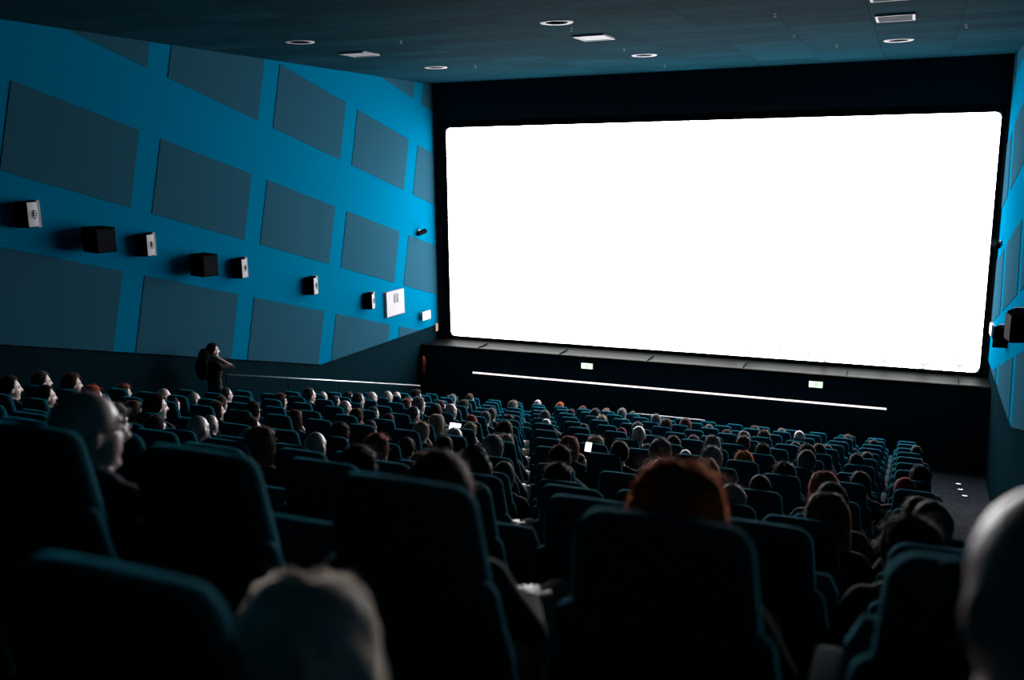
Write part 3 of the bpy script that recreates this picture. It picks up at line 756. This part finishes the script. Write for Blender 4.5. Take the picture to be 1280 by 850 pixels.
# hair: rings running from the crown outwards, each azimuth with its own length
def hair_mesh(name, thick, fall, hairline=52, curl=0.0, fuzz=300, fz=.007, crown=0.0, seed=1, parting=False):
    r = random.Random(seed); NA, NS = 40, 18; V = []; F = []
    ph = [r.uniform(0, 6.28) for _ in range(8)]
    def noise(a, s): return (math.sin(5*a+ph[0]+4*s)+math.sin(9*a-ph[1]+7*s)+math.sin(13*a+ph[2]-11*s))/3
    ring = []
    for s in range(NS+1):
        row = []
        for k in range(NA):
            a = 2*math.pi*k/NA          # 0 = face (+y), pi = nape
            cf = math.cos(a)
            front = max(0, min(1, (cf+.05)/.55)); front = front*front*(3-2*front)
            end = (1-front)*(128 if fall <= 0 else 100)+front*hairline
            side = max(0, 1-abs(abs(a-math.pi)-math.pi/2)/.5)*(1 if fall <= 0 else 0)
            end -= 18*side
            q = s/NS
            drop = 0.0
            if fall > 0 and front < .55:
                qa = .55
                if q > qa: drop = (q-qa)/(1-qa)*fall*(1-front*1.2); q = 1.0
                else: q = q/qa
            th = math.radians(end*q)
            t_ = thick*(1+.35*noise(a, q*2+drop*8))+curl*noise(a*1.7, q*3+drop*12)*.5
            if parting: t_ += .012*(1-math.exp(-((math.sin(a)*math.sin(th))/.25)**2))-.004
            rx, ry, rz = .078+t_, .098+t_, .100+t_+crown
            x = rx*math.sin(th)*math.sin(a); y = -.010+ry*math.sin(th)*math.cos(a); z = .020+rz*math.cos(th)
            if drop: x *= 1+.25*min(drop, .2); z -= drop; y -= .06*drop
            row.append((x, y, z))
        ring.append(row)
    inner = [[(x*.86, (y+.01)*.86-.01, z+.004) for x, y, z in ring[-1]]]
    ring += inner
    V = [p for row in ring for p in row]; n = NA
    for i in range(len(ring)-1):
        for k in range(n): F.append((i*n+k, i*n+(k+1) % n, (i+1)*n+(k+1) % n, (i+1)*n+k))
    mb = MB(); mb.add(V, F)
    for _ in range(fuzz):               # loose strands
        i = r.randrange(1, NS); k = r.randrange(NA); p = np.array(ring[i][k]); c = np.array([0, -.01, .02])
        nr = p-c; nr /= np.linalg.norm(nr); down = np.array(ring[min(i+2, NS)][k])-p
        down = down/(np.linalg.norm(down)+1e-6); sd = np.cross(nr, down)
        L = fz*(1+r.random()*2.5); a0 = p-nr*.004; a1 = p+nr*L*.5*(r.random()+.3)+down*L*1.5+sd*L*r.uniform(-.6, .6); a2 = a1+down*L*1.3+nr*L*r.uniform(-.3, .35)
        w = sd*.0008; mb.add([a0-w, a0+w, a1+w, a1-w, a2], [(0, 1, 2, 3), (3, 2, 4)])
    return mb.mesh(name, MAT['hair'], True)
HAIR = {
 'short': hair_mesh('hair', .012, 0, 50, seed=1), 'crop': hair_mesh('hair', .007, 0, 46, fuzz=200, fz=.004, seed=2),
 'curly': hair_mesh('hair', .026, 0, 54, curl=.014, fuzz=700, fz=.010, seed=3), 'long': hair_mesh('hair', .024, .24, 56, curl=.004, fuzz=600, fz=.009, seed=4, parting=True),
 'bob': hair_mesh('hair', .020, .10, 55, fuzz=300, seed=5, parting=True), 'pointy': hair_mesh('hair', .030, .16, 56, curl=.006, fuzz=500, fz=.009, crown=.04, seed=6),
 'full': hair_mesh('hair', .018, 0, 56, curl=.006, fuzz=420, fz=.008, seed=7),
}
def fringe_mesh():                      # ring of hair round a bald crown
    m = HAIR['crop']; mb = MB()
    mb.v = [tuple(v.co) for v in m.vertices]
    keep = [p for p in m.polygons if all(mb.v[i][2] < .012 for i in p.vertices)]
    mb.f = [tuple(p.vertices) for p in keep]; mb.m = [0]*len(keep); return mb.mesh('hair', MAT['hair'], True)
HAIR['fringe'] = fringe_mesh()
HAIR['sleek'] = hair_mesh('hair', .026, .26, 56, curl=0, fuzz=250, fz=.005, seed=9, parting=True)
def cap_mesh():
    mb = MB(); n = 28; V = []; F = []
    prof = [(3, 1.0), (20, 1), (45, 1), (70, 1), (92, 1.0), (96, .93)]
    for th, s in prof:
        for k in range(n):
            a = 2*math.pi*k/n; t = math.radians(th)
            V.append((.094*s*math.sin(t)*math.sin(a), -.01+.114*s*math.sin(t)*math.cos(a), .022+.118*math.cos(t)))
    for i in range(len(prof)-1):
        for k in range(n): F.append((i*n+k, i*n+(k+1) % n, (i+1)*n+(k+1) % n, (i+1)*n+k))
    F.append(tuple(reversed(range(n)))); mb.add(V, F); return mb.mesh('knit_cap', MAT['cloth'], True)
HAIR['cap'] = cap_mesh()

BODY = {}
def body(yaw, pose):
    key = (yaw, pose)
    if key not in BODY: BODY[key] = seated('person', math.radians(yaw), pose)
    return BODY[key]
KIND = {    # style choices, colour, words
 'dark': (['short', 'full', 'crop'], (.020, .015, .013), 'short dark hair'), 'brown': (['short', 'full', 'bob'], (.085, .045, .028), 'brown hair'),
 'grey': (['short', 'crop', 'fringe'], (.055, .053, .056), 'grey hair'), 'white': (['short', 'full'], (.13, .127, .13), 'pale white hair'),
 'red': (['short'], (.38, .09, .03), 'ginger hair'), 'auburn': (['full', 'bob'], (.20, .06, .035), 'auburn hair'), 'auburn_curly': (['curly'], (.20, .06, .035), 'curly auburn hair'),
 'bald': ([None, None, 'fringe'], (.10, .09, .085), 'a balding head'), 'blond': (['bob', 'full'], (.26, .19, .13), 'fair hair'), 'blond_curly': (['curly'], (.30, .24, .17), 'curly fair hair'),
 'grey_curly': (['curly'], (.15, .145, .14), 'curly grey hair'), 'dark_curly': (['curly'], (.035, .024, .018), 'curly dark hair'), 'long_blond': (['long'], (.42, .33, .26), 'long fair hair'),
 'long_red': (['long'], (.30, .075, .020), 'long ginger hair'), 'long_dark': (['pointy'], (.022, .017, .015), 'full dark hair'), 'cap_red': (['cap'], (.34, .03, .035), 'a red cap'),
}
CLOTH = [(.012, .012, .016), (.02, .022, .03), (.035, .03, .03), (.015, .02, .035), (.05, .05, .055), (.04, .018, .02), (.10, .11, .13), (.012, .028, .032)]
def place(hd, k, c, x, z, pose=None, label=None, yaw=None, style=None, scale=None):
    kd = hd[2]; styles, col, words = KIND[kd]
    if yaw is None:
        want = math.degrees(math.atan2(-(-4.8-x), 21-ROWY[k]))+rnd.uniform(-10, 10)
        yaw = min((-20, 0, 20), key=lambda a: abs(a-want))
    if pose is None: pose = rnd.choices(['rest', 'chin', 'forward'], [8, 2, 0])[0]
    me, hc, hR = body(yaw, pose)
    st = (style or None) if style is not None else rnd.choice(styles)
    top = hc[2]+.118+{'crop': .007, 'short': .012, 'full': .018, 'curly': .03, 'long': .026, 'bob': .022, 'pointy': .07, 'cap': .022}.get(st, 0)
    s = (z-ROWF[k]-SEATZ)/(top-SEATZ)
    s = max(.88, min(1.10, s)) if scale is None else scale
    if scale is None: xc = X0-c*PIT; x = max(xc-.10, min(xc+.10, x))
    p = link('person', me, None, (x-hc[0]*s, ROWY[k]+.335*(1-s), ROWF[k]+SEATZ*(1-s)))
    p.scale = (s, s, s)
    cc = rnd.choice(CLOTH); p.color = (*cc, 1)
    tag(p, label or ('person with %s, %s row from the screen, %s seat from right aisle' % (words, rowname(k), ORD[c+1])), 'person', 'audience in the raked rows')
    if st:
        h_ = link('knit_cap' if st == 'cap' else 'hair', HAIR[st], p, tuple(hc)); h_.rotation_euler = Matrix(hR.tolist()).to_euler()
        q = rnd.uniform(.75, 1.25); h_.color = (*[min(.8, v*q) for v in col], 1)
        if st == 'cap': h_.color = (*col, 1)
    return p, hc, hR, s
def phone(p, s, warm, label, off=(0, 0, 0), size=(.085, .042)):
    t = thing('smartphone', label, 'phone', (p.location[0]+off[0], p.location[1]+.60*s+off[1], p.location[2]+.885*s+off[2]), (math.radians(-25), 0, rnd.uniform(-.1, .1)))
    a, b = size
    mb = MB(); mb.box((-a, 0, -b), (a, .008, b)); link('case', mb.mesh('case', MAT['black']), t)
    mb = MB(); mb.box((-a+.005, -.0015, -b+.004), (a-.005, 0, b-.004)); link('display', mb.mesh('display', MAT['phone_warm' if warm else 'phone_screen']), t)
for hd, k, c, x, z in PLACED:
    pose = hd[4] if len(hd) > 4 else None
    if hd[:2] == (96, 490):
        p, hc, hR, s = place(hd, k, c, x, z, 'rest', 'bald person wearing spectacles in the second last row of seats', -20, '')
        mb = MB()
        for e in (-1, 1):
            mb.tube([(e*.033+.024*math.cos(a), .098, .004+.019*math.sin(a)) for a in np.linspace(0, 6.283, 17)], .0022, 6)
            mb.tube([(e*.057, .097, .010), (e*.079, .06, .010), (e*.084, -.02, .010), (e*.082, -.035, -.01)], .003, 6)
        mb.tube([(-.010, .100, .008), (.010, .100, .008)], .002, 6)
        g = link('spectacles', mb.mesh('spectacles', MAT['glass'], True), p, tuple(hc)); g.rotation_euler = Matrix(hR.tolist()).to_euler()
        continue
    p, hc, hR, s = place(hd, k, c, x, z, pose)
    if pose == 'phone':
        phone(p, s, False, 'bright phone held up by a person with %s' % KIND[hd[2]][2], *(((.09, .02, .06), (.085, .045)) if hd[2] == 'blond' else ((.10, .0, .10), (.038, .05))))
# the two people beside the photographer, just ahead
w1 = at(1312, 756, Y=.97); w2 = at(385, 842, Y=.97)
def near(kd, w, pose, yaw, style, label):
    me, hc, hR = body(yaw, pose); s = 1.0
    place((0, 0, kd), 14, 0, w[0], ROWF[14]+1.2, pose, label, yaw, style, 1.0)
    p = [o for o in bpy.data.objects if o.get('label') == label][0]
    p.location = (w[0]-hc[0], w[1]-hc[1], w[2]-hc[2])
    if kd == 'long_blond': p.children[0].color = (.80, .70, .60, 1) if kd == 'long_blond' else (.80, .82, .84, 1)
    return p
near('white', w1, 'rest', 20, '', 'bald person in the last row beside the right aisle')
near('long_blond', w2, 'forward', 20, 'sleek', 'person with long fair hair slumped in the last row')

# ------------------------------------------------------------------ standing man by the left aisle
f = Figure()
hx = at(265, 430, X=-11.0); gz = floor_at(hx[1]+.05)
H = hx[2]-gz; sc_ = H/1.80
hc = np.array([0, .01, 1.682])
f.mass((0, 0, .98), (.165, .115, .13), 2); f.mass((0, .0, 1.12), (.150, .105, .17), 1); f.mass((0, -.005, 1.30), (.178, .120, .18), 1)
f.limb((-.15, -.01, 1.42), (.15, -.01, 1.42), .065, .065, 1); f.limb((-.06, -.01, 1.45), (.06, -.01, 1.45), .06, .06, 1)
f.limb((0, -.01, 1.47), (0, 0, 1.60), .057, .054, 0); f.head(hc, math.radians(-18), -.04)
for e in (-1, 1):
    f.limb((e*.09, 0, .95), (e*.105, .02, .50), .088, .062, 2); f.limb((e*.105, .02, .50), (e*.11, -.01, .09), .060, .042, 2)
    f.limb((e*.11, -.04, .04), (e*.125, .13, .034), .043, .034, 2)
# right arm folded up: elbow forward at shoulder height, hand back at the shoulder holding the bag strap
f.limb((.185, -.01, 1.40), (.20, .24, 1.36), .055, .046, 1); f.limb((.20, .24, 1.36), (.07, .03, 1.555), .043, .031, 0)
f.limb((-.185, -.01, 1.40), (-.245, .05, 1.12), .055, .046, 1); f.limb((-.245, .05, 1.12), (-.22, .17, .92), .043, .031, 0)
me = f.build('person', .0105, [((.07, .03, 1.555), (-.45, -.6, .55), (-.4, .5, -.3), -1), ((-.22, .17, .92), (.05, .25, -.95), (1, 0, 0), 1)])
man = link('person', me, None, (hx[0], hx[1], gz), (0, 0, math.radians(-12))); man.scale = (sc_,)*3; man.color = (.008, .008, .010, 1)
tag(man, 'standing person in black t-shirt with raised elbow by the left wall', 'person')
h_ = link('hair', HAIR['full'], man, tuple(hc)); h_.rotation_euler = Matrix(f.hR.tolist()).to_euler(); h_.color = (.014, .011, .010, 1)
bag = thing('shoulder_bag', 'dark bag carried behind the shoulder of the standing person', 'bag', (hx[0]-.02, hx[1]-.03, gz), (0, 0, math.radians(-12)))
bag.scale = (sc_,)*3
mb = MB(); mb.ellipsoid((.0, -.20, 1.40), (.15, .09, .20), 18, 12); mb.ellipsoid((.03, -.17, 1.62), (.10, .09, .13), 14, 10); mb.ellipsoid((.05, -.22, 1.50), (.12, .08, .12), 14, 10)
mb.v = [(x, y, z+.012*math.sin(40*x+25*z)) for x, y, z in mb.v]
link('pack', mb.mesh('pack', MAT['black'], True), bag)
mb = MB(); mb.tube([(.06, -.20, 1.62), (.075, -.10, 1.60), (.075, .0, 1.55), (.09, .10, 1.42)], .014, 8); link('strap', mb.mesh('strap', MAT['black'], True), bag)
